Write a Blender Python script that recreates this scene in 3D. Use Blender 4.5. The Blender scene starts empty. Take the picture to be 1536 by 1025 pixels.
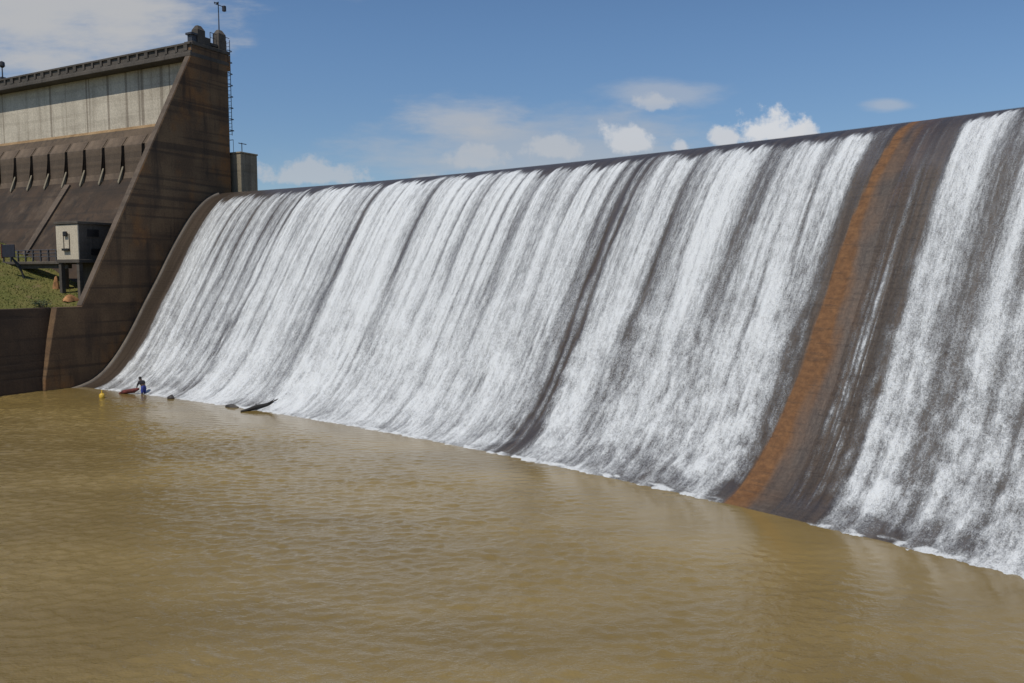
import bpy, bmesh, math, random
import numpy as np
from mathutils import Vector, Matrix
random.seed(7)
rng = np.random.default_rng(11)
rad = math.radians
S = bpy.context.scene
COL = S.collection

# ------------------------------------------------------------------ dam layout (metres)
CX, CY, R = -104.6817, -81.2796, 156.257      # centre and toe radius of the curved spillway
TH0 = 61.6                                     # where the spillway meets the abutment (degrees)
PH = rad(TH0 - 90)                             # rotation of the abutment's own axes
OX, OY = CX + R * math.cos(rad(TH0)), CY + R * math.sin(rad(TH0))
PROF = [(-4.0, -1.2), (-1.6, -.28), (0, .04), (.7, .27), (1.45, .72), (2.55, 1.72), (3.4, 2.78), (4.25, 4.02),
        (5.2, 5.55), (6.5, 7.55), (7.45, 9.1), (8.75, 11.05), (10.1, 12.75), (11.5, 13.95),
        (12.5, 14.42), (13.2, 14.6), (14.0, 14.6), (14.6, 14.3), (14.9, 13.4)]


def W(x, y, z=0.0):
    """abutment axes (x right, y upstream, z up) to world"""
    c, s = math.cos(PH), math.sin(PH)
    return Vector((OX + x * c - y * s, OY + x * s + y * c, z))


# ------------------------------------------------------------------ object helpers
def tag(o, label=None, cat=None, group=None, kind=None):
    if label: o['label'] = label
    if cat: o['category'] = cat
    if group: o['group'] = group
    if kind: o['kind'] = kind
    return o


def thing(name, label, cat, base, rz=PH, group=None):
    o = bpy.data.objects.new(name, None)
    COL.objects.link(o)
    o.location = W(*base)
    o.rotation_euler = (0, 0, rz)
    o.empty_display_size = .2
    return tag(o, label, cat, group)


class MB:
    """mesh builder: collects shapes, builds ONE object. Shapes are given in the frame of `base`."""

    def __init__(self, base=(0, 0, 0)):
        self.v, self.f, self.b = [], [], Vector(base)

    def add(self, vs, fs):
        n = len(self.v)
        self.v += [tuple(Vector(p) - self.b) for p in vs]
        self.f += [tuple(i + n for i in f) for f in fs]
        return self

    def box(self, x0, x1, y0, y1, z0, z1):
        vs = [(x, y, z) for z in (z0, z1) for y in (y0, y1) for x in (x0, x1)]
        return self.add(vs, [(0, 2, 3, 1), (4, 5, 7, 6), (0, 1, 5, 4), (2, 6, 7, 3), (0, 4, 6, 2), (1, 3, 7, 5)])

    def prism(self, poly, x0, x1):
        """polygon of (y, z) pairs extruded along x"""
        n = len(poly)
        vs = [(x0, y, z) for y, z in poly] + [(x1, y, z) for y, z in poly]
        fs = [tuple(range(n)), tuple(range(2 * n - 1, n - 1, -1))]
        fs += [(i, i + n, (i + 1) % n + n, (i + 1) % n) for i in range(n)]
        return self.add(vs, fs)

    def tube(self, pts, rs, n=8, caps=True):
        pts = [Vector(p) for p in pts]
        if not isinstance(rs, (list, tuple)): rs = [rs] * len(pts)
        vs, fs = [], []
        for i, p in enumerate(pts):
            d = (pts[min(i + 1, len(pts) - 1)] - pts[max(i - 1, 0)]).normalized()
            a = d.cross(Vector((0, 0, 1)) if abs(d.z) < .9 else Vector((1, 0, 0))).normalized()
            b = d.cross(a)
            for k in range(n):
                t = 2 * math.pi * k / n
                vs.append(p + (a * math.cos(t) + b * math.sin(t)) * rs[i])
        for i in range(len(pts) - 1):
            for k in range(n):
                fs.append((i * n + k, i * n + (k + 1) % n, (i + 1) * n + (k + 1) % n, (i + 1) * n + k))
        if caps:
            fs.append(tuple(range(n - 1, -1, -1)))
            fs.append(tuple(range((len(pts) - 1) * n, len(pts) * n)))
        return self.add(vs, fs)

    def build(self, name, m, parent=None, bevel=0, smooth=False, local=True, loc=None):
        me = bpy.data.meshes.new(name)
        me.from_pydata(self.v, [], self.f)
        bm = bmesh.new(); bm.from_mesh(me)
        bmesh.ops.recalc_face_normals(bm, faces=bm.faces)
        bm.to_mesh(me); bm.free()
        me.materials.append(m)
        if smooth:
            for p in me.polygons: p.use_smooth = True
        o = bpy.data.objects.new(name, me)
        COL.objects.link(o)
        if parent: o.parent = parent
        elif local:
            o.location = W(*self.b); o.rotation_euler = (0, 0, PH)
        if bevel:
            b = o.modifiers.new('bevel', 'BEVEL'); b.width = bevel; b.segments = 2; b.limit_method = 'ANGLE'
        return o


def grid_mesh(name, P, m, uv=None, attrs=None, keep=None, smooth=True):
    """P: (n, m, 3) array of world points"""
    a, b = P.shape[:2]
    idx = np.arange(a * b).reshape(a, b)
    q = np.stack([idx[:-1, :-1], idx[1:, :-1], idx[1:, 1:], idx[:-1, 1:]], -1).reshape(-1, 4)
    if keep is not None: q = q[keep.reshape(-1)]
    me = bpy.data.meshes.new(name)
    me.vertices.add(a * b)
    me.vertices.foreach_set('co', P.reshape(-1).astype(np.float32))
    me.loops.add(q.size); me.polygons.add(len(q))
    me.loops.foreach_set('vertex_index', q.reshape(-1).astype(np.int32))
    me.polygons.foreach_set('loop_start', (np.arange(len(q)) * 4).astype(np.int32))
    me.polygons.foreach_set('loop_total', np.full(len(q), 4, np.int32))
    if smooth: me.polygons.foreach_set('use_smooth', np.ones(len(q), bool))
    if uv is not None:
        l = me.uv_layers.new(name='flow')
        l.data.foreach_set('uv', uv.reshape(-1, 2)[q.reshape(-1)].reshape(-1).astype(np.float32))
    for k, v in (attrs or {}).items():
        at = me.attributes.new(k, 'FLOAT', 'POINT')
        at.data.foreach_set('value', v.reshape(-1).astype(np.float32))
    me.update(); me.validate()
    me.materials.append(m)
    o = bpy.data.objects.new(name, me); COL.objects.link(o)
    return o


def fnoise(shape, d, l):
    """smooth random field, unit variance. d = spacing per axis, l = feature size per axis (metres)"""
    w = np.fft.rfft2(rng.standard_normal(shape))
    k0 = np.fft.fftfreq(shape[0], d[0])[:, None]; k1 = np.fft.rfftfreq(shape[1], d[1])[None]
    w *= np.exp(-2 * ((k0 * l[0] * 1.6) ** 2 + (k1 * l[1] * 1.6) ** 2))
    f = np.fft.irfft2(w, s=shape)
    return (f - f.mean()) / f.std()


def sstep(a, b, x):
    t = np.clip((x - a) / (b - a), 0, 1)
    return t * t * (3 - 2 * t)


# ------------------------------------------------------------------ material helpers
class NT:
    def __init__(self, tree):
        self.t = tree; self.t.nodes.clear()

    def n(self, typ, _out=0, **kw):
        nd = self.t.nodes.new(typ)
        ins = {}
        for k, v in kw.items():
            if hasattr(nd, k) and not k.startswith('i_'): setattr(nd, k, v)
            else: ins[k] = v
        for k, v in ins.items():
            key = k[2:] if k.startswith('i_') else k
            s = nd.inputs[int(key)] if key.isdigit() else nd.inputs[key.replace('_', ' ')]
            self.set(s, v)
        return nd

    def set(self, s, v):
        if isinstance(v, bpy.types.NodeSocket): self.t.links.new(v, s)
        elif isinstance(v, bpy.types.Node): self.t.links.new(v.outputs[0], s)
        elif isinstance(v, (tuple, list)) and len(v) == 3 and s.type == 'RGBA': s.default_value = (*v, 1)
        else: s.default_value = v

    def math(self, op, a, b=0.0, c=0.0, clamp=False):
        nd = self.t.nodes.new('ShaderNodeMath'); nd.operation = op; nd.use_clamp = clamp
        for s, v in zip(nd.inputs, (a, b, c)): self.set(s, v)
        return nd.outputs[0]

    def mix(self, f, a, b, mode='MIX'):
        nd = self.t.nodes.new('ShaderNodeMix'); nd.data_type = 'RGBA'; nd.blend_type = mode
        self.set(nd.inputs[0], f); self.set(nd.inputs[6], a); self.set(nd.inputs[7], b)
        return nd.outputs[2]

    def ramp(self, f, lo, hi, a=0.0, b=1.0):
        nd = self.t.nodes.new('ShaderNodeMapRange'); nd.interpolation_type = 'SMOOTHSTEP'
        for s, v in zip(nd.inputs, (f, lo, hi, a, b)): self.set(s, v)
        return nd.outputs[0]

    def noise(self, vec, scale, detail=3, rough=.55, sc=None):
        if sc is not None:
            mp = self.t.nodes.new('ShaderNodeMapping'); self.set(mp.inputs[0], vec); mp.inputs[3].default_value = sc
            vec = mp.outputs[0]
        nd = self.t.nodes.new('ShaderNodeTexNoise')
        self.set(nd.inputs['Vector'], vec)
        nd.inputs['Scale'].default_value = scale; nd.inputs['Detail'].default_value = detail
        nd.inputs['Roughness'].default_value = rough
        return nd.outputs[0]


def mat(name):
    m = bpy.data.materials.new(name); m.use_nodes = True
    return m, NT(m.node_tree)


def finish(nt, shader):
    o = nt.t.nodes.new('ShaderNodeOutputMaterial'); nt.set(o.inputs[0], shader)


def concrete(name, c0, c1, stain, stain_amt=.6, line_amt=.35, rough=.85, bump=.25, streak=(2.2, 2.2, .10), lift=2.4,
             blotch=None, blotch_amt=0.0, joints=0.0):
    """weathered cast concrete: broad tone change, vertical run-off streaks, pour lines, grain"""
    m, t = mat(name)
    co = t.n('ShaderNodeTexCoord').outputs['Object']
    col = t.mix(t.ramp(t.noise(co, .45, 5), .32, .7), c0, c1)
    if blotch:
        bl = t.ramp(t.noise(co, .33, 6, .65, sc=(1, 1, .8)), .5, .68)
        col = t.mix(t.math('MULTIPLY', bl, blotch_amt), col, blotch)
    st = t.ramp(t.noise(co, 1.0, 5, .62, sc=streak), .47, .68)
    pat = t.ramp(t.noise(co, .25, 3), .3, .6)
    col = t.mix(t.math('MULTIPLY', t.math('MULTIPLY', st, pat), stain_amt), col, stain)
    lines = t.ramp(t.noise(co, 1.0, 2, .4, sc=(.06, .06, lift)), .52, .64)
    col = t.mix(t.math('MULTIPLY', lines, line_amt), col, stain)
    if joints:
        jt = t.ramp(t.noise(co, 1.0, 1, .4, sc=(1.9, .02, .012)), .60, .66)
        col = t.mix(t.math('MULTIPLY', jt, joints), col, stain)
    gr = t.noise(co, 9, 4, .65)
    col = t.mix(.55, col, t.mix(t.ramp(gr, .3, .72), (.45, .45, .45), (1.0, 1.0, 1.0)), 'MULTIPLY')
    bp = t.n('ShaderNodeBump', Strength=bump, Distance=.05, Height=t.math('ADD', gr, t.math('MULTIPLY', lines, -.6)))
    finish(t, t.n('ShaderNodeBsdfPrincipled', Base_Color=col, Roughness=rough, Normal=bp))
    return m


def plain(name, c, rough=.6, metal=0.0, var=.35, scale=6):
    m, t = mat(name)
    co = t.n('ShaderNodeTexCoord').outputs['Object']
    n = t.noise(co, scale, 4)
    col = t.mix(t.ramp(n, .3, .7), tuple(x * (1 - var) for x in c), tuple(min(1, x * (1 + var)) for x in c))
    bp = t.n('ShaderNodeBump', Strength=.2, Distance=.02, Height=n)
    finish(t, t.n('ShaderNodeBsdfPrincipled', Base_Color=col, Roughness=rough, Metallic=metal, Normal=bp))
    return m


M = {}
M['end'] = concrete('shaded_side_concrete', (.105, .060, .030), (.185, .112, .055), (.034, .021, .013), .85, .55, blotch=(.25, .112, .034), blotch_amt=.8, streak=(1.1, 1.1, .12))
M['strip'] = concrete('edge_concrete', (.085, .062, .044), (.135, .10, .073), (.04, .029, .021), .6, .3)
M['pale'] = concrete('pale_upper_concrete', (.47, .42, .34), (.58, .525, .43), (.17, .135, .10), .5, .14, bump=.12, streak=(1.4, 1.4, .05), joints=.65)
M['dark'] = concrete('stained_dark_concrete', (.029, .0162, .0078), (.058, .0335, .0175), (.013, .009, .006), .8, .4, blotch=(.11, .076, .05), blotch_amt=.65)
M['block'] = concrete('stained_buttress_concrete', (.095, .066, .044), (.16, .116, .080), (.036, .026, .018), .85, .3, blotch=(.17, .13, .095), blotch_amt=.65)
M['slope'] = concrete('weathered_slope_concrete', (.075, .051, .032), (.125, .088, .057), (.028, .02, .014), .6, .15, blotch=(.13, .095, .065), blotch_amt=.5)
M['ochre'] = concrete('ochre_algae_ledge', (.22, .135, .06), (.34, .23, .12), (.14, .085, .04), .5, .1)
M['cap'] = concrete('parapet_concrete', (.065, .056, .047), (.105, .09, .076), (.03, .025, .02), .6, .2)
M['wall'] = concrete('river_wall_concrete', (.042, .024, .013), (.075, .044, .023), (.022, .0135, .0085), .6, .5)
M['drain'] = concrete('pale_channel_concrete', (.12, .09, .065), (.20, .155, .115), (.06, .045, .033), .6, .2)
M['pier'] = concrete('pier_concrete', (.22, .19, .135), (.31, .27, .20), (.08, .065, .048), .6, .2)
M['house'] = concrete('cream_painted_render', (.50, .44, .34), (.60, .53, .42), (.25, .2, .14), .35, .05, bump=.08)
M['house_dark'] = concrete('grey_and_shaded_concrete', (.075, .064, .052), (.12, .102, .083), (.04, .033, .026), .6, .2)
M['earth'] = plain('orange_earth', (.31, .155, .065), .95, var=.4, scale=3)
M['black'] = plain('black_opening', (.012, .011, .011), .5)
M['metal'] = plain('dark_metal', (.05, .05, .058), .5, .4)
M['steel'] = plain('weathered_steel', (.10, .10, .11), .5, .5)
M['sign'] = plain('dark_blue_board', (.012, .013, .022), .6)
M['signpost'] = plain('dark_timber', (.025, .026, .03), .8)
M['bark'] = plain('wet_driftwood', (.012, .010, .009), .7, scale=9)
M['rock'] = plain('wet_rock', (.03, .026, .024), .6)
M['leaf'] = plain('dark_leaf', (.035, .06, .022), .7, var=.6)
M['stem'] = plain('brown_stem', (.06, .045, .03), .8)
M['yellow'] = plain('yellow_plastic', (.55, .36, .04), .5, var=.15)
M['red'] = plain('dark_red_cloth', (.11, .022, .02), .85, var=.5)
M['skin'] = plain('brown_skin', (.06, .034, .024), .6, var=.1)
M['shirt'] = plain('black_shirt', (.012, .010, .016), .85)
M['blue'] = plain('blue_shorts', (.025, .04, .22), .8)
M['hair'] = plain('black_hair', (.008, .008, .008), .7)


# ------------------------------------------------------------------ spillway
prof = np.array(PROF)
arc = np.r_[0, np.cumsum(np.hypot(*np.diff(prof, axis=0).T))]


def spline(x, xp, fp):
    """Catmull-Rom through the profile points"""
    m = np.gradient(fp, xp)
    i = np.clip(np.searchsorted(xp, x) - 1, 0, len(xp) - 2)
    h = xp[i + 1] - xp[i]; t = (x - xp[i]) / h
    return ((2 * t**3 - 3 * t**2 + 1) * fp[i] + (t**3 - 2 * t**2 + t) * h * m[i] + (-2 * t**3 + 3 * t**2) * fp[i + 1]
            + (t**3 - t**2) * h * m[i + 1])


def profile(s):
    r, z = spline(s, arc, prof[:, 0]), spline(s, arc, prof[:, 1])
    dr, dz = np.gradient(r, s), np.gradient(z, s)
    n = np.hypot(dr, dz)
    return r, z, -dz / n, dr / n            # outward normal in (r, z): towards the pool and up


def polar(th, r, z):
    t = np.radians(th)
    return np.stack([CX + (R + r) * np.cos(t), CY + (R + r) * np.sin(t), z + 0 * t], -1)


# bare concrete, with the rust stain stored as a point attribute
s = np.linspace(arc[0], arc[-1], 90); th = np.linspace(33, 61.6, 900)
r_, z_, _, _ = profile(s)
TH, SS = np.meshgrid(th, s, indexing='ij')
P = polar(TH, r_[None], z_[None])
wob = fnoise(TH.shape, (.087, .25), (.25, 1.2))
wob2 = fnoise(TH.shape, (.087, .25), (.3, .5))
z2 = np.broadcast_to(z_[None], TH.shape)
wid = np.interp(z_, [0, 5, 7, 10, 12, 14.6], [.27, .29, .24, .16, .13, .12])[None]
edge = 43.97 + np.interp(z_, [0, 4, 10, 14.6], [.17, .02, -.04, -.20])[None]
x = (edge - TH) / wid                       # 0 at the crisp left edge, 1 at the soft right edge
rust = sstep(-.07, .07, x + .015 * wob2) * (1 - sstep(.45, 1.55, x + .16 * wob + .08 * wob2)) + .42 * sstep(0, .1, x) * (1 - sstep(.15, .85, edge - TH + .06 * wob)) * sstep(-1.4, 1.6, wob2)
dry = sstep(60.90, 61.02, TH + .02 * wob)
ms, t = mat('spillway_concrete')
at = lambda n: t.n('ShaderNodeAttribute', attribute_name=n).outputs['Fac']
uv = t.n('ShaderNodeUVMap', uv_map='flow').outputs[0]
grain = t.noise(uv, 7, 5, .65)
course = t.ramp(t.noise(uv, 1.0, 4, .6, sc=(.5, 4.5, 1)), .52, .66)
vst = t.ramp(t.noise(uv, 1.0, 4, .6, sc=(3.5, .12, 1)), .35, .7)
col = t.mix(vst, (.050, .040, .034), (.098, .076, .060))
col = t.mix(at('dry'), col, t.mix(vst, (.030, .021, .0145), (.058, .042, .031)))
rc = t.mix(t.ramp(t.noise(uv, 3, 4), .35, .65), (.125, .055, .0175), (.168, .078, .027))
rf = t.math('MULTIPLY', at('rust'), t.ramp(t.math('ADD', t.math('MULTIPLY', course, -.18), t.noise(uv, 2.4, 5, .7)), -.25, .30), clamp=True)
col = t.mix(rf, col, rc)
col = t.mix(t.math('MULTIPLY', course, .30), col, (.03, .022, .018))
col = t.mix(.6, col, t.mix(t.ramp(grain, .3, .7), (.5, .5, .5), (1.05, 1.05, 1.05)), 'MULTIPLY')
bp = t.n('ShaderNodeBump', Strength=.35, Distance=.04, Height=t.math('SUBTRACT', grain, t.math('MULTIPLY', course, .5)))
finish(t, t.n('ShaderNodeBsdfPrincipled', Base_Color=col, Roughness=t.ramp(at('rust'), 0, 1, .42, .8), Normal=bp))
sp = grid_mesh('spillway', P, ms, np.stack([np.radians(TH - 33) * (R + 6), SS], -1), dict(rust=rust, dry=dry))
tag(sp, 'long curved concrete overflow spillway with one orange rust band down its face', 'spillway')
# raised edge kerb against the abutment wall
sk = np.linspace(arc[1] + .4, arc[14], 60); rk, zk, nr, nz = profile(sk)
prt = []
for dth, off in ((61.57, -.03), (61.57, .13), (61.49, .13), (61.48, -.03)):
    prt.append(polar(np.full(60, dth), rk + nr * off, zk + nz * off))
kb = grid_mesh('kerb', np.stack(prt, 0), concrete('kerb_concrete', (.13, .108, .088), (.20, .17, .14), (.12, .095, .075), .5, .1), smooth=False)
kb.parent = sp

# ------------------------------------------------------------------ falling water
du, ds = .055, .075
th = np.arange(33.2, 61.02, np.degrees(du / (R + 6)))
s = np.arange(arc[1] + .2, arc[15] + .9, ds)
r_, z_, nr, nz = profile(s)
TH, SS = np.meshgrid(th, s, indexing='ij'); sh = TH.shape
Z2 = np.broadcast_to(z_[None], sh); R2 = np.broadcast_to(r_[None], sh)
down = sstep(12.5, 2.0, Z2)                                  # 0 at the crest, 1 at the toe
warp = .018 * fnoise(sh, (du, ds), (1.2, 7)) + (.008 + .022 * down) * fnoise(sh, (du, ds), (.3, 1.6))
shift = np.interp(Z2, [0, 4, 10, 14.6], [.17, .02, -.04, -.20]) * np.exp(-((TH - 44.0) / .38) ** 2)
Tw = TH + warp - shift
KN = [(33, .5), (35, .8), (37, .75), (38.2, .5), (39.2, .8), (40.2, .76), (40.8, .86), (41.15, .72), (41.5, .84), (41.85, .82), (42.0, .40), (42.22, .40), (42.36, .68),
      (42.5, .82), (42.62, .62), (42.72, .80), (42.86, .74), (42.95, .22), (43.06, .14), (43.14, .16), (43.24, .30), (43.32, .32), (43.42, .10), (43.5, .0), (43.95, 0),
      (44.0, .16), (44.10, .22), (44.19, .28), (44.27, .64), (44.4, .82), (44.9, .84), (45.2, .80), (45.7, .78), (46.2, .86), (46.7, .74),
      (47.3, .82), (47.8, .84), (48.35, .66), (48.7, .80), (49.4, .90), (50.1, .84), (50.8, .86), (51.5, .80), (52.2, .88), (53, .80), (54, .90), (54.9, .84), (55.3, .70), (55.7, .72), (56, .84),
      (57, .86), (57.6, .86), (58.5, .76), (59.2, .76), (59.6, .80), (60.2, .76), (60.7, .70), (60.88, .58), (60.95, .1), (61.0, 0)]
KN = np.array(KN)
F = np.interp(Tw, KN[:, 0], KN[:, 1])
# darker ribs where the sheet of water is thin: (angle, half width, depth at crest, depth at toe)
DIP = [(35.6, .08, .5, .2), (37.3, .06, .5, .3), (38.9, .1, .5, .3), (41.33, .05, .4, .25), (41.68, .03, .3, .15), (44.62, .035, .35, .1), (45.02, .03, .15, .1), (45.62, .15, .52, .16), (46.0, .04, .2, .08), (46.45, .03, .25, .1), (46.97, .11, .45, .32),
       (47.45, .035, .25, .05), (48.03, .045, .62, .52), (48.22, .055, .75, .52), (48.5, .09, .3, .12), (48.95, .03, .2, .05), (49.3, .03, .25, .05), (49.75, .03, .15, .05), (50.38, .10, .42, .14),
       (50.9, .03, .25, .05), (51.2, .03, .2, .05), (51.68, .06, .35, .06), (52.1, .03, .2, .05), (52.55, .04, .25, .05), (53.28, .06, .55, .08), (53.9, .035, .2, .05), (54.3, .035, .25, .06),
       (55.12, .07, .68, .22), (55.35, .05, .35, .15), (56.15, .05, .3, .12), (56.75, .03, .15, .1), (57.75, .05, .60, .30), (57.95, .035, .25, .3), (58.35, .06, .35, .12), (58.8, .035, .2, .12),
       (59.1, .06, .45, .10), (59.55, .035, .25, .12), (59.95, .05, .35, .1), (60.3, .04, .3, .1)]
for a, w, d0, d1 in DIP:
    g = np.exp(-((Tw - a) / (w * (1 + .5 * down))) ** 2)
    F = F - g * (d0 + (d1 - d0) * down)
# streaks along the flow
st = .55 * fnoise(sh, (du, ds), (.16, 5)) + .35 * fnoise(sh, (du, ds), (.07, 2.5)) + .5 * fnoise(sh, (du, ds), (.55, 8))
F = F + (.135 - .05 * down) * st
# roll waves: bright fronts with a sharp lower edge, thinning behind
ph = SS / 1.5 + .9 * fnoise(sh, (du, ds), (.30, 1.6)) + .55 * fnoise(sh, (du, ds), (.12, .7)) + 1.4 * fnoise(sh, (du, ds), (1.6, 4))
saw = ph - np.floor(ph)
near = sstep(52, 42, TH)
roll = (1 - saw) ** 1.3 - .42
clump = fnoise(sh, (du, ds), (.15, .40))
lump = fnoise(sh, (du, ds), (.7, 1.1))
F = F + down * (.08 + .08 * near) * roll + down * (.05 + .03 * near) * clump + (.02 + .018 * down * (.4 + near)) * lump
wet = sstep(.02, .10, np.interp(TH + .3 * warp - shift, KN[:, 0], KN[:, 1]))
# brown concrete shows through just above the water line, mostly on the near side
bare = sstep(1.25, .25, Z2 - .35 * lump) * (.14 + .20 * near) * sstep(-.4, .9, fnoise(sh, (du, ds), (1.1, .8)))
F = F - bare
# ragged start of the white water below the smooth brown crest
n0 = fnoise((sh[0], 8), (du, 1), (.10, .01))[:, :1] * .15 + fnoise((sh[0], 8), (du, 1), (.5, .01))[:, :1] * .20
start = 11.55 + np.interp(th, [40, 43, 46, 52, 56, 58, 60.8], [.25, .2, .0, .25, .2, .1, -.2])[:, None] + n0
F = F * sstep(0, 1, (start - R2) / .75 + .4)
thin = sstep(43.0, 43.1, TH) * sstep(43.5, 43.42, TH)
F = F * (1 - thin + thin * np.clip(.45 + .75 * fnoise(sh, (du, ds), (.06, 7)) + .2 * fnoise(sh, (du, ds), (.2, 3)), 0, 1.7))
F = F * (1 - .03 * sstep(43.0, 42.6, TH))
F = np.clip(F, 0, 1.05) * wet
# foam line where the sheet enters the pool
lipw = .065 + .02 * fnoise((sh[0], 8), (du, 1), (.35, .01))[:, :1]
lip = sstep(lipw, lipw * .45, Z2) * np.clip(np.interp(th, [42.9, 43.1, 44.1, 44.3, 60.6, 60.85], [1, 0, 0, 1, 1, .2])[:, None], 0, 1)
lip = lip * sstep(-1.1, .6, fnoise(sh, (du, ds), (.28, .2)))
F = np.maximum(F, lip * .95)
hgt = .016 + .05 * F + .05 * np.clip(F, 0, 1) * (.5 * down * roll + .35 * clump * down + .12 * st) * (.5 + down) + lip * (.004 + .005 * clump)
hgt = np.maximum(hgt, .012) * wet * (1 - .6 * sstep(.5, .05, Z2)) + .006
P = polar(TH, R2 + nr[None] * hgt, Z2 + nz[None] * hgt)
keepv = wet > .03
keep = keepv[:-1, :-1] & keepv[1:, :-1] & keepv[1:, 1:] & keepv[:-1, 1:]
mw, t = mat('falling_white_water')
uv = t.n('ShaderNodeUVMap', uv_map='flow').outputs[0]
fo = t.n('ShaderNodeAttribute', attribute_name='foam').outputs['Fac']
dn = t.n('ShaderNodeAttribute', attribute_name='down').outputs['Fac']
fa = t.noise(uv, 1.0, 4, .62, sc=(11, 1.9, 1))
fb = t.noise(uv, 1.0, 4, .65, sc=(11, 6, 1))
fc = t.noise(uv, 1.0, 3, .6, sc=(26, 17, 1))
mixn = t.math('ADD', t.math('MULTIPLY', t.math('SUBTRACT', fa, .5), t.ramp(dn, 0, 1, 1.1, .35)),
              t.math('ADD', t.math('MULTIPLY', t.math('SUBTRACT', fb, .5), t.ramp(dn, 0, 1, .35, .95)), t.math('MULTIPLY', t.math('SUBTRACT', fc, .5), 1.0)))
cov = t.ramp(t.math('ADD', fo, t.math('MULTIPLY', mixn, t.ramp(fo, .02, .35, 0, .85))), -.02, .98)
white = t.mix(t.ramp(t.math('ADD', fo, t.math('MULTIPLY', mixn, .8)), .35, 1.15), (.33, .345, .365), (.68, .71, .735))
bp = t.n('ShaderNodeBump', Strength=.8, Distance=.08, Height=mixn)
bp2 = t.n('ShaderNodeBump', Strength=.3, Distance=.03, Height=fa)
foam = t.n('ShaderNodeBsdfPrincipled', Base_Color=white, Roughness=.55, Normal=bp)
film = t.n('ShaderNodeMixShader', i_0=t.math('MULTIPLY', t.n('ShaderNodeFresnel', IOR=1.33, Normal=bp2), t.ramp(dn, .1, 1, .11, .09)),
           i_1=t.n('ShaderNodeBsdfTransparent', Color=(.88, .86, .84)), i_2=t.n('ShaderNodeBsdfGlossy', Color=(.9, .9, .9), Roughness=.34, Normal=bp2))
finish(t, t.n('ShaderNodeMixShader', i_0=cov, i_1=film.outputs[0], i_2=foam.outputs[0]))
fw = grid_mesh('falling_water', P, mw, np.stack([np.radians(TH - 33) * (R + 6), SS], -1), dict(foam=F, down=down), keep)
tag(fw, 'white foaming water sheeting down the curved spillway face', 'falling water', kind='structure')

# ------------------------------------------------------------------ river pool
mr, t = mat('murky_river_water')
co = t.n('ShaderNodeTexCoord').outputs['Object']
calm = t.n('ShaderNodeAttribute', attribute_name='calm').outputs['Fac']
n1 = t.noise(co, 1.0, 4, .6, sc=(4.2, 6.5, 1)); n2 = t.noise(co, 1.0, 2, .5, sc=(11, 17, 1))
h = t.math('MULTIPLY', t.math('ADD', n1, t.math('MULTIPLY', n2, .35)), calm)
bp = t.n('ShaderNodeBump', Strength=.7, Distance=.06, Height=h)
silt = t.mix(t.ramp(t.noise(co, .09, 5, .6, sc=(.6, 1.4, 1)), .35, .65), (.160, .113, .038), (.222, .160, .058))
finish(t, t.n('ShaderNodeBsdfPrincipled', Base_Color=silt, Roughness=.045, IOR=1.56, Normal=bp))
d = .08
xs = np.arange(-58, 26, d); ys = np.arange(9, 62, d)
k0 = np.fft.fftfreq(len(xs), d)[:, None]; k1 = np.fft.rfftfreq(len(ys), d)[None]
kk = np.hypot(k0, k1) + 1e-6
sp_ = np.exp(-((np.log(kk) - math.log(1 / .48)) / .5) ** 2) * kk ** -1.0 * (.35 + (k1 / kk) ** 2)
hh = np.fft.irfft2(np.fft.rfft2(rng.standard_normal((len(xs), len(ys)))) * sp_, s=(len(xs), len(ys)))
hh = hh / hh.std()
sp2 = np.exp(-((np.log(kk) - math.log(1 / 1.5)) / .5) ** 2) * kk ** -1.0 * (.2 + (k1 / kk) ** 2)
h2 = np.fft.irfft2(np.fft.rfft2(rng.standard_normal((len(xs), len(ys)))) * sp2, s=(len(xs), len(ys)))
hh = hh + .55 * h2 / h2.std()
XX, YY = np.meshgrid(xs, ys, indexing='ij')
rr = np.hypot(XX - CX, YY - CY) - R
calmv = .10 + .90 * sstep(-.8, -8, rr + 1.2 * fnoise(XX.shape, (d, d), (3, 3)))
calmv *= .72 + .28 * sstep(-1, 1, fnoise(XX.shape, (d, d), (4, 2)))
fade = sstep(0, 3, XX - xs[0]) * sstep(0, 3, xs[-1] - XX) * sstep(0, 2, YY - ys[0]) * sstep(0, 2, ys[-1] - YY)
pool = np.stack([XX, YY, hh * .0122 * calmv * fade], -1)
ow = grid_mesh('river_water', pool, mr, None, dict(calm=calmv))
# the same sheet goes on as large flat faces to the far banks
bm = bmesh.new(); bm.from_mesh(ow.data)
x0, x1, y0, y1 = xs[0], xs[-1], ys[0], ys[-1]; B = 260
lay = bm.verts.layers.float.get('calm')
for q in (((-B, -B), (B, -B), (B, y0), (-B, y0)), ((-B, y0), (x0, y0), (x0, B), (-B, B)), ((x1, y0), (B, y0), (B, B), (x1, B)), ((x0, y1), (x1, y1), (x1, B), (x0, B))):
    vs = [bm.verts.new((a, b, 0)) for a, b in q]
    for v in vs: v[lay] = 1
    bm.faces.new(vs)
bm.to_mesh(ow.data); bm.free()
tag(ow, 'rippled murky brown river pool below the dam', 'river', kind='structure')

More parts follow.
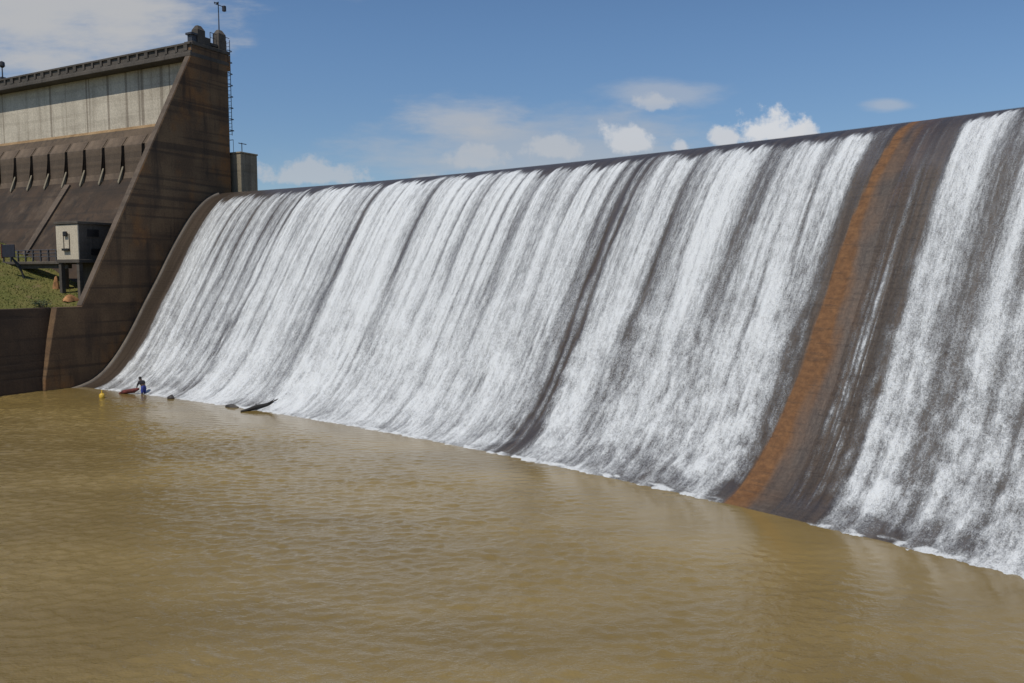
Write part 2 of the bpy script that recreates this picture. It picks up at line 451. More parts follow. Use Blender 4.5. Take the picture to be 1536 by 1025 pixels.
# reservoir behind the crest, and ground under everything
th = np.linspace(30, 75, 60)
rv = np.stack([polar(th, np.full(60, 14.65), np.full(60, 14.42)), polar(th, np.full(60, 900.0), np.full(60, 14.42))], 1)
tag(grid_mesh('reservoir_water', rv, mr, None, dict(calm=np.full((60, 2), 1.0)), smooth=False), 'reservoir water held behind the dam crest', 'reservoir', kind='structure')
gm = plain('dry_earth_and_grass', (.10, .085, .045), .95, scale=.2)
g = MB(); g.add([(-4000, -4000, -3), (4000, -4000, -3), (4000, 4000, -3), (-4000, 4000, -3)], [(0, 1, 2, 3)])
tag(g.build('ground', gm, local=False), 'flat ground sheet reaching the horizon', 'ground', kind='structure')

# ------------------------------------------------------------------ abutment (non-overflow dam)
ab = thing('dam_abutment', 'tall dark non-overflow dam wall with pale upper wall, buttress blocks and parapet', 'dam wall', (0, 0, 0))
XL = -48
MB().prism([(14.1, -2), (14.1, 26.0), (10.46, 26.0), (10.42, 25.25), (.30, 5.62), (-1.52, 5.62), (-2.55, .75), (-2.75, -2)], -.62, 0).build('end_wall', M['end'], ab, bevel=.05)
# pale weathered face on the sloping downstream edge of the end wall: a thin skin, 3 mm proud
def edge_skin(p0, p1, name):
    (ya, za), (yb, zb) = p0, p1
    ny, nz_ = (zb - za), -(yb - ya); l = math.hypot(ny, nz_); ny, nz_ = ny / l, nz_ / l
    if ny > 0: ny, nz_ = -ny, -nz_
    o = .02
    return MB().prism([(ya, za), (yb, zb), (yb + ny * o, zb + nz_ * o), (ya + ny * o, za + nz_ * o)], -.59, -.03).build(name, M['strip'], ab)
edge_skin((.32, 5.70), (10.39, 25.2), 'edge_facing')
# body behind: vertical pale wall, sloping lower face
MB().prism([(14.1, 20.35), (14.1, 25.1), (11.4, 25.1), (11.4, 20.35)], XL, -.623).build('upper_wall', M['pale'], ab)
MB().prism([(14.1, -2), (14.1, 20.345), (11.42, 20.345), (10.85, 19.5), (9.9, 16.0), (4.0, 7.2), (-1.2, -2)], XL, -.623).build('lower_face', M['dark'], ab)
MB().prism([(11.397, 20.2), (11.397, 20.46), (11.35, 20.46), (11.16, 20.2)], XL, -.63).build('ledge', M['ochre'], ab)
MB().prism([(11.394, 20.196), (11.16, 20.196), (10.12, 18.68), (10.6, 18.68)], XL, -.63).build('weathering_slope', M['slope'], ab)
proto = None
for i, xr in enumerate([-3.2] + [-5.81 - 2.585 * k for k in range(13)]):
    if proto is None:
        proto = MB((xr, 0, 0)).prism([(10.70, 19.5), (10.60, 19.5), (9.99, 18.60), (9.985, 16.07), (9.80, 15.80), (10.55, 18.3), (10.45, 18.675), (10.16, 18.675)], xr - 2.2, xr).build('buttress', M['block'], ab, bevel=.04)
        o = proto
    else:
        o = proto.copy(); COL.objects.link(o); o.parent = ab
    o.location = (xr, 0, 0)
cproto = None  # pale blocks added in the gaps, standing for the sunlit gap floor
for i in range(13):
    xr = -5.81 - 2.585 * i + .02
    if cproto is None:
        cproto = MB((xr, 0, 0)).prism([(9.9, 16.9), (10.12, 16.9), (9.75, 15.75), (9.42, 15.45), (9.42, 15.6)], xr + .10, xr + .30).build('sunlit_gap_block', M['pier'], ab, bevel=.03); o = cproto
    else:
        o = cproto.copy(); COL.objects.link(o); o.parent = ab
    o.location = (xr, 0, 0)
# pale drainage strip running down the lower face
MB().prism([(9.62, 15.62), (4.15, 7.46), (4.02, 7.52), (9.5, 15.72)], -15.6, -14.85).build('drain_strip', M['strip'], ab)
# deck slab and parapet
MB().box(XL, .02, 10.3, 14.25, 25.103, 25.42).build('deck_slab', M['cap'], ab, bevel=.04)
pp = MB()
pp.box(XL, .0, 10.36, 10.56, 25.423, 25.55); pp.box(XL, .0, 10.32, 10.6, 26.02, 26.16)
k = 0; x = -.35
while x > XL:
    w = .42 if k % 4 == 0 else .24
    pp.box(x - w, x, 10.33, 10.59, 25.553, 26.017); x -= 1.18; k += 1
pp.box(XL, 0, 10.45, 10.5, 25.552, 26.018)
pp.build('parapet', M['cap'], ab)
MB().box(-.9, .05, 10.5, 14.3, 26.003, 26.3).build('tower_slab', M['cap'], ab, bevel=.04)
MB().box(-.7, .0, 14.103, 14.42, 24.75, 26.0).build('hood', M['end'], ab, bevel=.05)
for y, h in ((11.5, 27.35), (13.62, 27.55)):
    p = MB()
    p.box(-.72, .0, y - .38, y + .38, 26.303, h)
    p.add([(-.72, y - .38, h), (.0, y - .38, h), (.0, y + .38, h), (-.72, y + .38, h), (-.5, y - .18, h + .38), (-.22, y - .18, h + .38), (-.22, y + .18, h + .38), (-.5, y + .18, h + .38)],
          [(0, 1, 5, 4), (1, 2, 6, 5), (2, 3, 7, 6), (3, 0, 4, 7), (4, 5, 6, 7)])
    p.build('pillar', M['cap'], ab, bevel=.03)
MB().box(-.6, -.1, 10.62, 11.1, 26.303, 26.82).box(-.7, .02, 10.5, 11.1, 26.823, 26.98).build('control_box', M['metal'], ab)
MB().box(-.55, -.1, 11.9, 12.5, 26.303, 26.95).build('winch_block', M['cap'], ab, bevel=.05)
MB().box(-.6, -.08, 12.503, 13.2, 26.42, 26.62).build('cross_beam', M['cap'], ab)

# railing between the pillars
rl = thing('guard_rail', 'thin metal guard rail between the two pillars on the wall top', 'railing', (-.3, 12.9, 26.62))
MB((-.3, 12.9, 26.62)).tube([(-.3, 12.6, 27.5), (-.3, 14.6, 27.5)], .025).tube([(-.3, 12.6, 27.1), (-.3, 13.2, 27.1)], .02).build('rail', M['metal'], rl)
for y in (12.62, 12.95): MB((-.3, 12.9, 26.62)).tube([(-.3, y, 26.62), (-.3, y, 27.5)], .03).build('post', M['metal'], rl)

# instrument mast on the right-hand pillar
ms_ = thing('instrument_mast', 'thin pole with small crossarm instruments on top of the end pillar', 'mast', (-.36, 13.62, 27.93))
b0 = (-.36, 13.62, 27.93)
MB(b0).tube([(-.36, 13.62, 27.93), (-.36, 13.62, 30.15)], [.05, .035]).build('pole', M['metal'], ms_)
MB(b0).tube([(-.36, 13.2, 29.95), (-.36, 14.25, 29.95)], .03).build('crossarm', M['metal'], ms_)
MB(b0).box(-.5, -.22, 14.1, 14.34, 29.6, 30.05).build('instrument', M['metal'], ms_, bevel=.04)
cup = MB(b0)
for a in (0, 2.1, 4.2): cup.tube([(-.36, 13.45, 30.08), (-.36 + .2 * math.cos(a), 13.45 + .2 * math.sin(a), 30.08)], [.015, .06])
cup.tube([(-.36, 13.45, 29.95), (-.36, 13.45, 30.12)], .04).build('cup_vane', M['metal'], ms_)

# ladder on the upstream face
ld = thing('ladder', 'tall steel ladder fixed to the back edge of the end wall', 'ladder', (-.3, 14.4, 19.5))
b0 = (-.3, 14.4, 19.5)
for x in (-.5, -.1): MB(b0).tube([(x, 14.45, 19.5), (x, 14.45, 27.3)], .028).build('rail', M['metal'], ld)
for k in range(26): MB(b0).tube([(-.5, 14.45, 19.6 + k * .3), (-.1, 14.45, 19.6 + k * .3)], .016, 6).build('rung', M['metal'], ld)
for k in range(8):
    z = 19.9 + k * .93
    hp = MB(b0); hp.tube([(-.62, 14.1, z), (-.62, 14.5, z), (-.5, 14.66, z), (-.1, 14.66, z), (.02, 14.5, z), (.02, 14.1, z)], .03, 6)
    hp.build('bracket', M['metal'], ld)

# block on the crest beside the tower
cp = thing('crest_pier', 'square concrete pier standing on the spillway crest beside the end wall', 'pier', (.0, 15.4, 13))
b0 = (0, 15.4, 13)
MB(b0).box(-1.0, .75, 14.5, 16.35, 12.5, 17.98).build('body', M['pier'], cp, bevel=.04)
MB(b0).box(-1.06, .81, 14.44, 16.41, 17.983, 18.12).build('cap', M['pier'], cp, bevel=.03)
fr = thing('handrail_frame', 'thin bent handrail on top of the square crest pier', 'railing', (.3, 15, 18.12))
b0 = (.3, 15, 18.12)
MB(b0).tube([(.3, 15.1, 18.12), (.3, 15.1, 18.95), ], .035).tube([(.3, 14.75, 18.88), (.3, 15.6, 18.88)], .035).build('post', M['steel'], fr)
MB(b0).tube([(-.9, 14.55, 19.15), (-.1, 14.55, 19.15)], .03).tube([(-.9, 14.55, 18.12), (-.9, 14.55, 19.15)], .02).tube([(-.1, 14.55, 18.12), (-.1, 14.55, 19.15)], .02).build('rail', M['steel'], fr)

# lamp post on the parapet at the far left
lp = thing('lamp_post', 'dark lamp post standing on the parapet at the left edge', 'lamp post', (-26.7, 11.0, 25.42))
b0 = (-26.7, 11, 25.42)
MB(b0).tube([(-26.7, 11, 25.42), (-26.7, 11, 27.5)], [.08, .05]).build('pole', M['metal'], lp)
MB(b0).tube([(-26.7, 11, 27.45), (-26.7, 11, 27.6), (-26.7, 11, 27.95), (-26.7, 11, 28.05)], [.12, .26, .24, .08], 10).build('lamp_head', M['metal'], lp)
MB(b0).box(-26.9, -26.45, 10.75, 11.2, 25.425, 26.55).build('base', M['metal'], lp, bevel=.03)

# ------------------------------------------------------------------ retaining wall, bank
rw = MB().prism([(0, 0)], 0, 0) if False else MB()
ys_ = [-1.45, -48]
rw.add([(-1.6, ys_[0], -2), (-1.6, ys_[0], 5.6), (-.78, ys_[0], 5.6), (-.05, ys_[0], -2),
        (-1.6, ys_[1], -2), (-1.6, ys_[1], 5.6), (-.78, ys_[1], 5.6), (-.05, ys_[1], -2)],
       [(0, 1, 2, 3), (7, 6, 5, 4), (0, 4, 5, 1), (1, 5, 6, 2), (2, 6, 7, 3), (3, 7, 4, 0)])
rw = rw.build('retaining_wall', M['wall'], bevel=.05)
tag(rw, 'dark stained retaining wall rising from the river below the grass bank', 'retaining wall')


def bank_z(x, y):
    d_ = max(0, -x - .9)
    return 5.52 + .30 * d_ - .0022 * d_ * d_ + .10 * math.sin(y * .5 + x * .3) * min(1, d_ * .3) + .06 * math.sin(x * 1.3 - y * .9) * min(1, d_ * .3) + .03 * max(0, y)


gx = np.arange(-58, -.85, .5); gx = np.r_[gx, -.9]; gy = np.arange(-47, 8.1, .5)
bk = np.array([[tuple(W(x, y, bank_z(x, y))) for y in gy] for x in gx])
mb_, t = mat('grass_bank_soil')
co = t.n('ShaderNodeTexCoord').outputs['Object']
c = t.mix(t.ramp(t.noise(co, .7, 5, .6), .35, .65), (.085, .09, .014), (.12, .105, .024))
c = t.mix(t.ramp(t.noise(co, .5, 4, .7, sc=(1, 1, 3)), .58, .70), c, (.15, .105, .05))
finish(t, t.n('ShaderNodeBsdfPrincipled', Base_Color=c, Roughness=.95, Normal=t.n('ShaderNodeBump', Strength=.6, Distance=.1, Height=t.noise(co, 5, 4))))
tag(grid_mesh('grass_bank', bk, mb_), 'grassy slope rising behind the retaining wall', 'bank', kind='structure')
mg, t = mat('grass_blades')
rnd = t.noise(t.n('ShaderNodeTexCoord').outputs['Object'], .9, 4, .7)
gc = t.mix(t.ramp(rnd, .35, .65), (.085, .105, .012), (.15, .135, .026))
finish(t, t.n('ShaderNodeBsdfPrincipled', Base_Color=gc, Roughness=.8))
n = 26000
bx = -rng.uniform(.9, 26, n); by = rng.uniform(-10, 7.5, n)
vs = np.zeros((n, 3, 3)); hts = rng.uniform(.04, .12, n) * (1 + .6 * (rng.random(n) < .08)); an = rng.uniform(0, 6.28, n); wd = rng.uniform(.02, .05, n)
for i in range(n):
    p = W(bx[i], by[i], bank_z(bx[i], by[i]) - .01)
    c_, s_ = math.cos(an[i]), math.sin(an[i])
    vs[i] = [(p.x - c_ * wd[i], p.y - s_ * wd[i], p.z), (p.x + c_ * wd[i], p.y + s_ * wd[i], p.z), (p.x + s_ * hts[i] * .4, p.y - c_ * hts[i] * .4, p.z + hts[i])]
me = bpy.data.meshes.new('grass'); me.from_pydata(vs.reshape(-1, 3).tolist(), [], np.arange(3 * n).reshape(-1, 3).tolist()); me.materials.append(mg)
go = bpy.data.objects.new('grass', me); COL.objects.link(go)
tag(go, 'short green and yellowish grass on the bank', 'grass', kind='stuff')

# ------------------------------------------------------------------ valve house on stilts
hb = (-3.3, 3, 6)
vh = thing('valve_house', 'small cream concrete valve house on stilts against the dam face', 'valve house', hb)
hx0, hx1, hy0, hy1, hz0, hz1 = -4.55, -2.0, 1.55, 6.3, 8.95, 11.5
MB(hb).box(hx0 + .02, hx1, hy0 + .08, hy1, hz0, hz1).build('wall', M['house_dark'], vh)  # side walls darker than the cream front: their shade is in the colour
MB(hb).box(hx0, hx1 + .01, hy0, hy0 + .077, hz0, hz1 - .05).build('front_panel', M['house'], vh)
MB(hb).box(hx0 - .12, hx1 + .15, hy0 - .08, hy1 + .1, hz1 + .003, hz1 + .2).build('roof', M['house_dark'], vh, bevel=.03)
MB(hb).box(hx0 - .05, hx1 + .08, hy0 - .04, hy1 + .1, hz0 - .26, hz0 - .003).build('floor_slab', M['house_dark'], vh, bevel=.03)
hm = (hx0 + hx1) / 2 - .02
ht = MB(hb).box(hm - .30, hm + .30, hy0 - .012, hy0 - .003, 9.55, 10.95).build('hatch', M['house'], vh)
MB(hb).box(hm - .36, hm - .30, hy0 - .05, hy0 - .003, 9.55, 10.8).box(hm + .30, hm + .36, hy0 - .05, hy0 - .003, 9.55, 10.8).build('frame', M['house_dark'], ht)
MB(hb).box(hm - .2, hm + .2, hy0 - .2, hy0 - .053, 10.62, 10.98).build('lamp_hood', M['black'], ht, bevel=.06)
MB(hb).box(hm - .36, hm + .36, hy0 - .2, hy0 - .006, 9.58, 9.74).build('sill', M['black'], ht)
for z0, z1, y0, y1 in ((10.55, 11.2, 2.2, 3.25), (9.2, 9.8, 2.45, 3.4)):
    w = MB(hb).box(hx1 + .002, hx1 + .03, y0, y1, z0, z1).build('window', M['house_dark'], vh)
    MB(hb).box(hx1 + .032, hx1 + .04, y0 + .06, y1 - .06, z0 + .06, z1 - .06).build('pane', M['black'], w)
for x, y in ((hx0 + .2, hy0 + .2), (hx1 - .22, hy0 + .2), (hx0 + .2, hy1 - .5), (hx1 - .22, hy1 - .5)):
    MB(hb).box(x - .15, x + .15, y - .15, y + .15, bank_z(x, y) - .3, hz0 - .263).build('stilt', M['house_dark'], vh, bevel=.02)
MB(hb).box(hx0 + .1, hx1 + .02, 3.3, 3.5, 5.9, hz0 - .265).build('void_screen', M['house_dark'], vh)  # added screen: hides the sunlit dam face so the space below stays dark
for o in vh.children:
    if o.name.startswith('stilt'): pass

# footbridge from the house to the bank
fbb = (-8.5, 3, 8.7)
fb = thing('footbridge', 'grey footbridge with railing leading left from the valve house to the bank', 'footbridge', fbb)
MB(fbb).box(-12.8, hx0 - .13, 2.2, 3.4, 8.62, 8.84).build('deck', M['house_dark'], fb, bevel=.03)
rr_ = MB(fbb)
for z in (9.2, 9.45, 9.7): rr_.tube([(-12.8, 2.25, z), (hx0 - .14, 2.25, z)], .035, 6)
rr_.build('railing', M['steel'], fb)
for k in range(9):
    x = -12.6 + k * .98
    MB(fbb).box(x - .05, x + .05, 2.2, 2.3, 8.843, 9.72).build('post', M['steel'], fb)
MB(fbb).box(-12.7, hx0 - .2, 2.5, 2.8, 8.3, 8.617).build('beam', M['house_dark'], fb)
MB(fbb).box(-5.35, -5.0, 2.3, 2.7, bank_z(-5.2, 2.5) - .3, 8.297).build('support', M['drain'], fb, bevel=.03)
# orange bank cut beside the support
def heap(name, cx_, cy_, rx, ry, h, m, label, cat):
    base = (cx_, cy_, bank_z(cx_, cy_) - .05)
    o = MB(base); vs, fs = [], []
    n, mm = 18, 7
    for j in range(mm):
        q = j / (mm - 1)
        for i in range(n):
            a = 2 * math.pi * i / n
            k = 1 + .22 * math.sin(3 * a + cx_) + .12 * math.sin(7 * a + j)
            vs.append((cx_ + rx * (1 - q) * k * math.cos(a), cy_ + ry * (1 - q) * k * math.sin(a), base[2] + h * (1 - (1 - q) ** 2) + .05 * math.sin(5 * a + 3 * j) * (1 - q)))
    for j in range(mm - 1):
        for i in range(n): fs.append((j * n + i, j * n + (i + 1) % n, (j + 1) * n + (i + 1) % n, (j + 1) * n + i))
    o.add(vs, fs)
    return tag(o.build(name, m, smooth=True), label, cat)
heap('soil_heap', -2.3, .9, .4, .6, .5, M['earth'], 'orange soil heap at the foot of the right-hand stilt', 'soil heap')
heap('soil_heap', -5.42, 1.95, .17, .25, 1.0, M['earth'], 'tall orange earth mound against the footbridge support', 'soil heap')

# signboard with leaning post
sb = (-8.2, 1.2, bank_z(-8.2, 1.2))
sg = thing('signboard', 'dark blue signboard on a crooked leaning post on the grass', 'signboard', sb)
z0 = sb[2]
MB(sb).tube([(-8.0, 1.1, z0 - .1), (-8.05, 1.0, z0 + .35), (-8.15, .8, z0 + .95), (-8.35, .5, z0 + 1.45), (-8.4, .4, z0 + 1.9)], [.06, .07, .13, .07, .06], 7).build('post', M['signpost'], sg)
MB(sb).box(-9.35, -7.75, .3, .38, z0 + 1.55, z0 + 2.5).build('board', M['sign'], sg, bevel=.03)
MB(sb).box(-9.42, -9.353, .28, .40, z0 + 1.5, z0 + 2.55).build('edge_strip', M['red'], sg)


def shrub(name, cx_, cy_, z0, w, h, n, label, cat='shrub'):
    base = (cx_, cy_, z0)
    o = thing(name, label, cat, base)
    lf = MB(base); stm = MB(base)
    rd = random.Random(int(cx_ * 100) + n)
    tips = []
    for k in range(9):
        a = rd.uniform(0, 6.28); q = rd.uniform(.3, 1) * w / 2
        tip = Vector((cx_ + q * math.cos(a), cy_ + q * math.sin(a), z0 + h * rd.uniform(.5, .95))); tips.append(tip)
        stm.tube([(cx_, cy_, z0 - .05), (cx_ + (tip.x - cx_) * .4, cy_ + (tip.y - cy_) * .4, z0 + (tip.z - z0) * .55), tip], [.04 * h, .025 * h, .01 * h], 5)
    for k in range(n):
        t_ = rd.choice(tips); q = t_ + Vector((rd.gauss(0, .16 * w), rd.gauss(0, .16 * w), rd.gauss(-.05 * h, .13 * h)))
        if q.z < z0: q.z = z0 + .02
        u = Vector((rd.gauss(0, 1), rd.gauss(0, 1), rd.gauss(0, .7))).normalized(); v = u.orthogonal().normalized()
        l = rd.uniform(.03, .07) * max(w, h) ** .5; b = l * .45
        lf.add([q - u * l, q + v * b, q + u * l, q - v * b], [(0, 1, 2, 3)])
    lf.build('foliage', M['leaf'], o); stm.build('stem', M['stem'], o)
    return o
shrub('shrub', -1.1, -1.9, 5.55, .9, .55, 420, 'small dark shrub growing on top of the retaining wall')
shrub('shrub', -21.0, 3.0, bank_z(-21, 3) - .05, 3.4, 2.6, 2200, 'olive green bush on the bank at the left edge')

# ------------------------------------------------------------------ things at the water line
def driftwood():
    base = (17.9, -1.6, 0)
    # angle on the dam curve, distance up from the toe line, height
    q = [(54.95, -1.15, .03), (54.9, -.7, .09), (54.88, -.2, .17), (54.82, .33, .23), (54.76, .8, .37), (54.69, 1.25, .62), (54.64, 1.55, .84)]
    inv = Matrix.Rotation(-PH, 3, 'Z')
    pts = []
    for th_, r__, z__ in q:
        wv = Vector((CX + (R + r__) * math.cos(rad(th_)) - OX, CY + (R + r__) * math.sin(rad(th_)) - OY, 0))
        l = inv @ wv
        pts.append((l.x, l.y, z__))
    rs = [.05, .10, .13, .12, .09, .05, .015]
    o = MB(base).tube(pts, rs, 10)
    a = Vector(pts[3]); b = Vector(pts[2])
    o.tube([a, a + Vector((.25, .2, .22)), a + Vector((.42, .3, .36))], [.06, .035, .012], 6)
    o.tube([b, b + Vector((-.3, .25, .16))], [.05, .018], 6)
    b = o.build('driftwood_log', M['bark'], smooth=True)
    tag(b, 'dark curved driftwood log stranded where the white water meets the pool', 'log')
driftwood()


def boulder(cx_, cy_, cz, sx, sy, sz, label, m, name='rock'):
    base = (cx_, cy_, cz); o = MB(base)
    bm = bmesh.new(); bmesh.ops.create_icosphere(bm, subdivisions=3, radius=1)
    rd = random.Random(int(cx_ * 77))
    dirs = [Vector((rd.gauss(0, 1), rd.gauss(0, 1), rd.gauss(0, 1))).normalized() for _ in range(7)]
    vs = []
    for v in bm.verts:
        k = 1
        for dd in dirs: k = min(k, (.72 + .1 * rd.random() * 0) / max(.3, v.co.normalized().dot(dd)) if v.co.normalized().dot(dd) > .72 else k)
        vs.append((cx_ + v.co.x * sx * k, cy_ + v.co.y * sy * k, cz + v.co.z * sz * k))
    o.add(vs, [tuple(v.index for v in f.verts) for f in bm.faces]); bm.free()
    return tag(o.build(name, m), label, 'rock')
boulder(10.25, -.75, .05, .26, .22, .22, 'small dark rock poking out between the person and the driftwood log', M['rock'])
boulder(16.2, -1.2, .03, .55, .25, .14, 'low flat dark rock just left of the driftwood log', M['rock'])

yb = (6.19, -2.7, 0)
by_ = thing('buoy', 'small yellow float bobbing in the water left of the person', 'buoy', yb)
MB(yb).tube([(6.19, -2.7, -.1), (6.19, -2.7, .05), (6.19, -2.7, .22), (6.19, -2.7, .3)], [.10, .17, .17, .1], 12).build('float', M['yellow'], by_, smooth=True)
MB(yb).tube([(6.19, -2.7, .3), (6.19, -2.7, .52)], [.05, .035], 8).build('stick', M['yellow'], by_)

# red bundle lying in the shallows
rb = MB((6.2, -.7, 0)); 
rb.tube([(5.45, -.95, .0), (5.75, -.85, .10), (6.15, -.72, .20), (6.5, -.62, .24), (6.85, -.52, .36)], [.06, .15, .13, .15, .07], 10)
rb.tube([(5.5, -.75, .02), (5.95, -.62, .13), (6.4, -.5, .12)], [.05, .12, .06], 8)
tag(rb.build('cloth_bundle', M['red'], smooth=True), 'long dark red cloth bundle lying in the shallows beside the person', 'bundle')


def person():
    base = (7.12, -.35, -.36)
    root = thing('person', 'person in dark top and blue shorts stooping at the foot of the spillway', 'person', base)
    # joints relative to base, +(-x) is the way the person leans
    J = {'pel': (0, 0, .78), 'wai': (-.05, 0, .95), 'che': (-.17, 0, 1.14), 'nec': (-.25, 0, 1.25), 'hea': (-.31, 0, 1.33), 'top': (-.36, 0, 1.43),
         'hl': (0, .10, .74), 'kl': (-.10, .12, .42), 'al': (.0, .13, .06), 'tl': (-.16, .14, .02),
         'hr': (0, -.10, .74), 'kr': (-.03, -.13, .40), 'ar': (.10, -.14, .06), 'tr': (-.06, -.15, .02),
         'sl': (-.2, .19, 1.17), 'el': (-.30, .24, .92), 'wl': (-.42, .18, .72), 'pl': (-.45, .17, .66),
         'sr': (-.2, -.19, 1.17), 'er': (-.32, -.24, .94), 'wr': (-.45, -.18, .76), 'pr': (-.48, -.17, .70)}
    E_ = [('pel', 'wai'), ('wai', 'che'), ('che', 'nec'), ('nec', 'hea'), ('hea', 'top'), ('pel', 'hl'), ('hl', 'kl'), ('kl', 'al'), ('al', 'tl'),
          ('pel', 'hr'), ('hr', 'kr'), ('kr', 'ar'), ('ar', 'tr'), ('che', 'sl'), ('sl', 'el'), ('el', 'wl'), ('wl', 'pl'), ('che', 'sr'), ('sr', 'er'), ('er', 'wr'), ('wr', 'pr')]
    RA = {'pel': .13, 'wai': .125, 'che': .15, 'nec': .062, 'hea': .095, 'top': .075, 'hl': .10, 'kl': .062, 'al': .042, 'tl': .035, 'hr': .10, 'kr': .062, 'ar': .042, 'tr': .035,
          'sl': .065, 'el': .045, 'wl': .032, 'pl': .034, 'sr': .065, 'er': .045, 'wr': .032, 'pr': .034}
    # fingers: short chains rooted in the palm
    for sd, y in (('l', .17), ('r', -.17)):
        p = Vector(J['p' + sd])
        for k in range(5):
            f0 = 'f%s%d' % (sd, k); dy = (k - 1.5) * .019 if k < 4 else (-.045 if sd == 'l' else .045)
            ln = (.07, .08, .075, .06, .045)[k]
            J[f0] = tuple(p + Vector((-.015, dy, -.03 if k < 4 else -.01))); J[f0 + 'b'] = tuple(p + Vector((-.02 - ln * .3, dy * 1.1, -.03 - ln)))
            E_ += [('p' + sd, f0), (f0, f0 + 'b')]; RA[f0] = .010; RA[f0 + 'b'] = .008
    names = list(J)

    def skin(nm, keys, grow, m, edges, sub=2):
        ks = [k for k in names if k in keys]
        me = bpy.data.meshes.new(nm)
        me.from_pydata([J[k] for k in ks], [(ks.index(a), ks.index(b)) for a, b in edges if a in ks and b in ks], [])
        me.materials.append(m)
        o = bpy.data.objects.new(nm, me); COL.objects.link(o); o.parent = root
        o.modifiers.new('skin', 'SKIN')
        sv = me.skin_vertices[0].data if me.skin_vertices else None
        if sv is None:
            bm = bmesh.new(); bm.from_mesh(me); bm.verts.layers.skin.verify(); bm.to_mesh(me); bm.free(); sv = me.skin_vertices[0].data
        for i, k in enumerate(ks):
            sv[i].radius = (RA[k] * grow,) * 2
            sv[i].use_root = (i == 0)
        sb_ = o.modifiers.new('sub', 'SUBSURF'); sb_.levels = sub; sb_.render_levels = sub
        return o
    skin('body', set(names), 1, M['skin'], E_)
    skin('shirt', {'wai', 'che', 'nec', 'sl', 'sr', 'el', 'er'}, 1.28, M['shirt'], E_)
    skin('shorts', {'pel', 'wai', 'hl', 'hr', 'kl', 'kr'}, 1.17, M['blue'], E_)
    hd = Vector(J['top'])
    bm = bmesh.new(); bmesh.ops.create_uvsphere(bm, u_segments=14, v_segments=9, radius=.108)
    bmesh.ops.delete(bm, geom=[v for v in bm.verts if v.co.z < -.035 or (v.co.x < -.06 and v.co.z < .02)], context='VERTS')
    for v in bm.verts: v.co += hd + Vector((.03, 0, -.02))
    me = bpy.data.meshes.new('hair'); bm.to_mesh(me); bm.free(); me.materials.append(M['hair'])
    o = bpy.data.objects.new('hair', me); COL.objects.link(o); o.parent = root
person()

# ------------------------------------------------------------------ sky, sun, camera
EL = rad(57.5)
az = Vector((0, -1, 0)) * math.cos(rad(4)) + Vector((-1, 0, 0)) * math.sin(rad(4))       # towards the sun, in abutment axes
hz = Matrix.Rotation(PH, 3, 'Z') @ az
sun_dir = Vector((hz.x * math.cos(EL), hz.y * math.cos(EL), math.sin(EL)))
sd = bpy.data.lights.new('sun', 'SUN'); sd.energy = 3.7; sd.angle = rad(.53); sd.color = (1, .925, .80)
so = bpy.data.objects.new('sun', sd); COL.objects.link(so); so.location = (0, 0, 60)
so.rotation_euler = (-sun_dir).to_track_quat('-Z', 'Y').to_euler()

w = bpy.data.worlds.new('World'); S.world = w; w.use_nodes = True
t = NT(w.node_tree)
sky = t.n('ShaderNodeTexSky', sky_type='NISHITA')
sky.sun_disc = False; sky.sun_elevation = EL; sky.sun_rotation = math.atan2(sun_dir.x, sun_dir.y)
sky.altitude = 1200; sky.air_density = 1.0; sky.dust_density = .6; sky.ozone_density = 2.0
gen = t.n('ShaderNodeTexCoord').outputs['Generated']
sx = t.n('ShaderNodeSeparateXYZ', Vector=gen)
yy = t.math('MAXIMUM', sx.outputs[1], .02)
A = t.math('DIVIDE', sx.outputs[0], yy); Ez = t.math('DIVIDE', sx.outputs[2], yy)
cv = t.n('ShaderNodeCombineXYZ', X=A, Y=Ez)
n_big = t.noise(cv, 9, 7, .62); n_puff = t.noise(cv, 30, 8, .62); n_str = t.noise(cv, 1.0, 6, .6, sc=(10, 34, 1))
col = t.n('ShaderNodeHueSaturation', Saturation=1.12, Value=1.0, Color=sky).outputs[0]
col = t.mix(1.0, col, t.ramp(Ez, .06, .32, .80, 1.0), 'MULTIPLY')
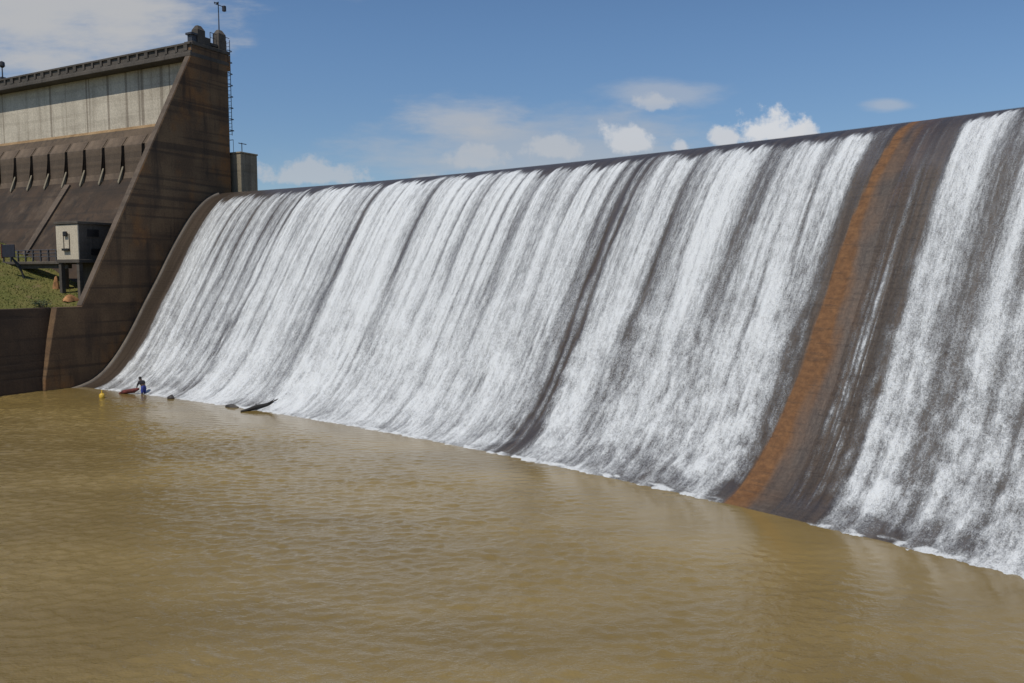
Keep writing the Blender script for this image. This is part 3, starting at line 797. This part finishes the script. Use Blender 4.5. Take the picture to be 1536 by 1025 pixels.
# clouds by direction: (azimuth tan, elevation tan, half width, half height, kind, density, brightness)
CL = [(-.56, .335, .20, .095, 's', .95, 4.6), (-.63, .35, .24, .13, 's', .75, 4.6), (-.205, .348, .06, .018, 's', .5, 4.6),
      (-.246, .118, .058, .019, 'p', .62, 5.2), (-.055, .188, .070, .024, 's', .62, 4.8), (.05, .152, .22, .045, 's', .48, 4.6),
      (-.045, .135, .034, .018, 'p', .50, 5.2), (.055, .148, .036, .018, 'p', .55, 5.4), (.14, .158, .030, .024, 'p', .78, 6.2), (.206, .152, .011, .008, 'p', .7, 6.0),
      (.19, .216, .075, .016, 's', .45, 5.0), (.175, .203, .022, .014, 'p', .5, 5.4), (.318, .170, .036, .026, 'p', .95, 6.6), (.262, .162, .018, .016, 'p', .85, 6.2), (.358, .166, .016, .014, 'p', .9, 6.4),
      (.458, .203, .028, .007, 's', .45, 5.0), (-.103, .114, .018, .006, 'p', .5, 5.2), (.05, .13, .3, .04, 's', .16, 4.6)]
for a0, e0, ra, re, kd, den, br in CL:
    p = t.math('DIVIDE', t.math('SUBTRACT', A, a0), ra * (1.3 if kd == 'p' else 1.1)); q = t.math('DIVIDE', t.math('SUBTRACT', Ez, e0), re * (1.3 if kd == 'p' else 1.1))
    if kd == 'p':      # flat base, billowing top
        q = t.math('MULTIPLY', q, t.math('ADD', 1.0, t.math('LESS_THAN', q, 0.0)))
        dd = t.math('SQRT', t.math('ADD', t.math('MULTIPLY', p, p), t.math('MULTIPLY', q, q)))
        dd = t.math('ADD', dd, t.math('MULTIPLY', t.math('SUBTRACT', n_puff, .5), 2.3))
        k = t.ramp(dd, 1.0, .5, 0, den)
    else:
        dd = t.math('SQRT', t.math('ADD', t.math('MULTIPLY', p, p), t.math('MULTIPLY', q, q)))
        dd = t.math('ADD', dd, t.math('MULTIPLY', t.math('SUBTRACT', n_str, .5), 1.7))
        k = t.ramp(dd, 1.25, .25, 0, den)
    k = t.math('MULTIPLY', k, t.math('GREATER_THAN', sx.outputs[1], .02))
    col = t.mix(k, col, (br * 1.0, br * 1.02, br * 1.06))
bg = t.n('ShaderNodeBackground', Color=col, Strength=.10)
o = t.t.nodes.new('ShaderNodeOutputWorld'); t.set(o.inputs[0], bg)

cam = bpy.data.cameras.new('camera'); co_ = bpy.data.objects.new('camera', cam); COL.objects.link(co_)
co_.location = (0, 0, 8); co_.rotation_euler = (rad(90 - 4.916), 0, 0)
cam.sensor_width = 36; cam.lens = 36 * 1205 / 1536; cam.clip_end = 12000
S.camera = co_
S.view_settings.view_transform = 'Standard'; S.view_settings.look = 'None'
S.view_settings.exposure = 0; S.view_settings.gamma = 1
S.render.resolution_x, S.render.resolution_y = 1024, 683
S.cycles.max_bounces = 8; S.cycles.transparent_max_bounces = 8
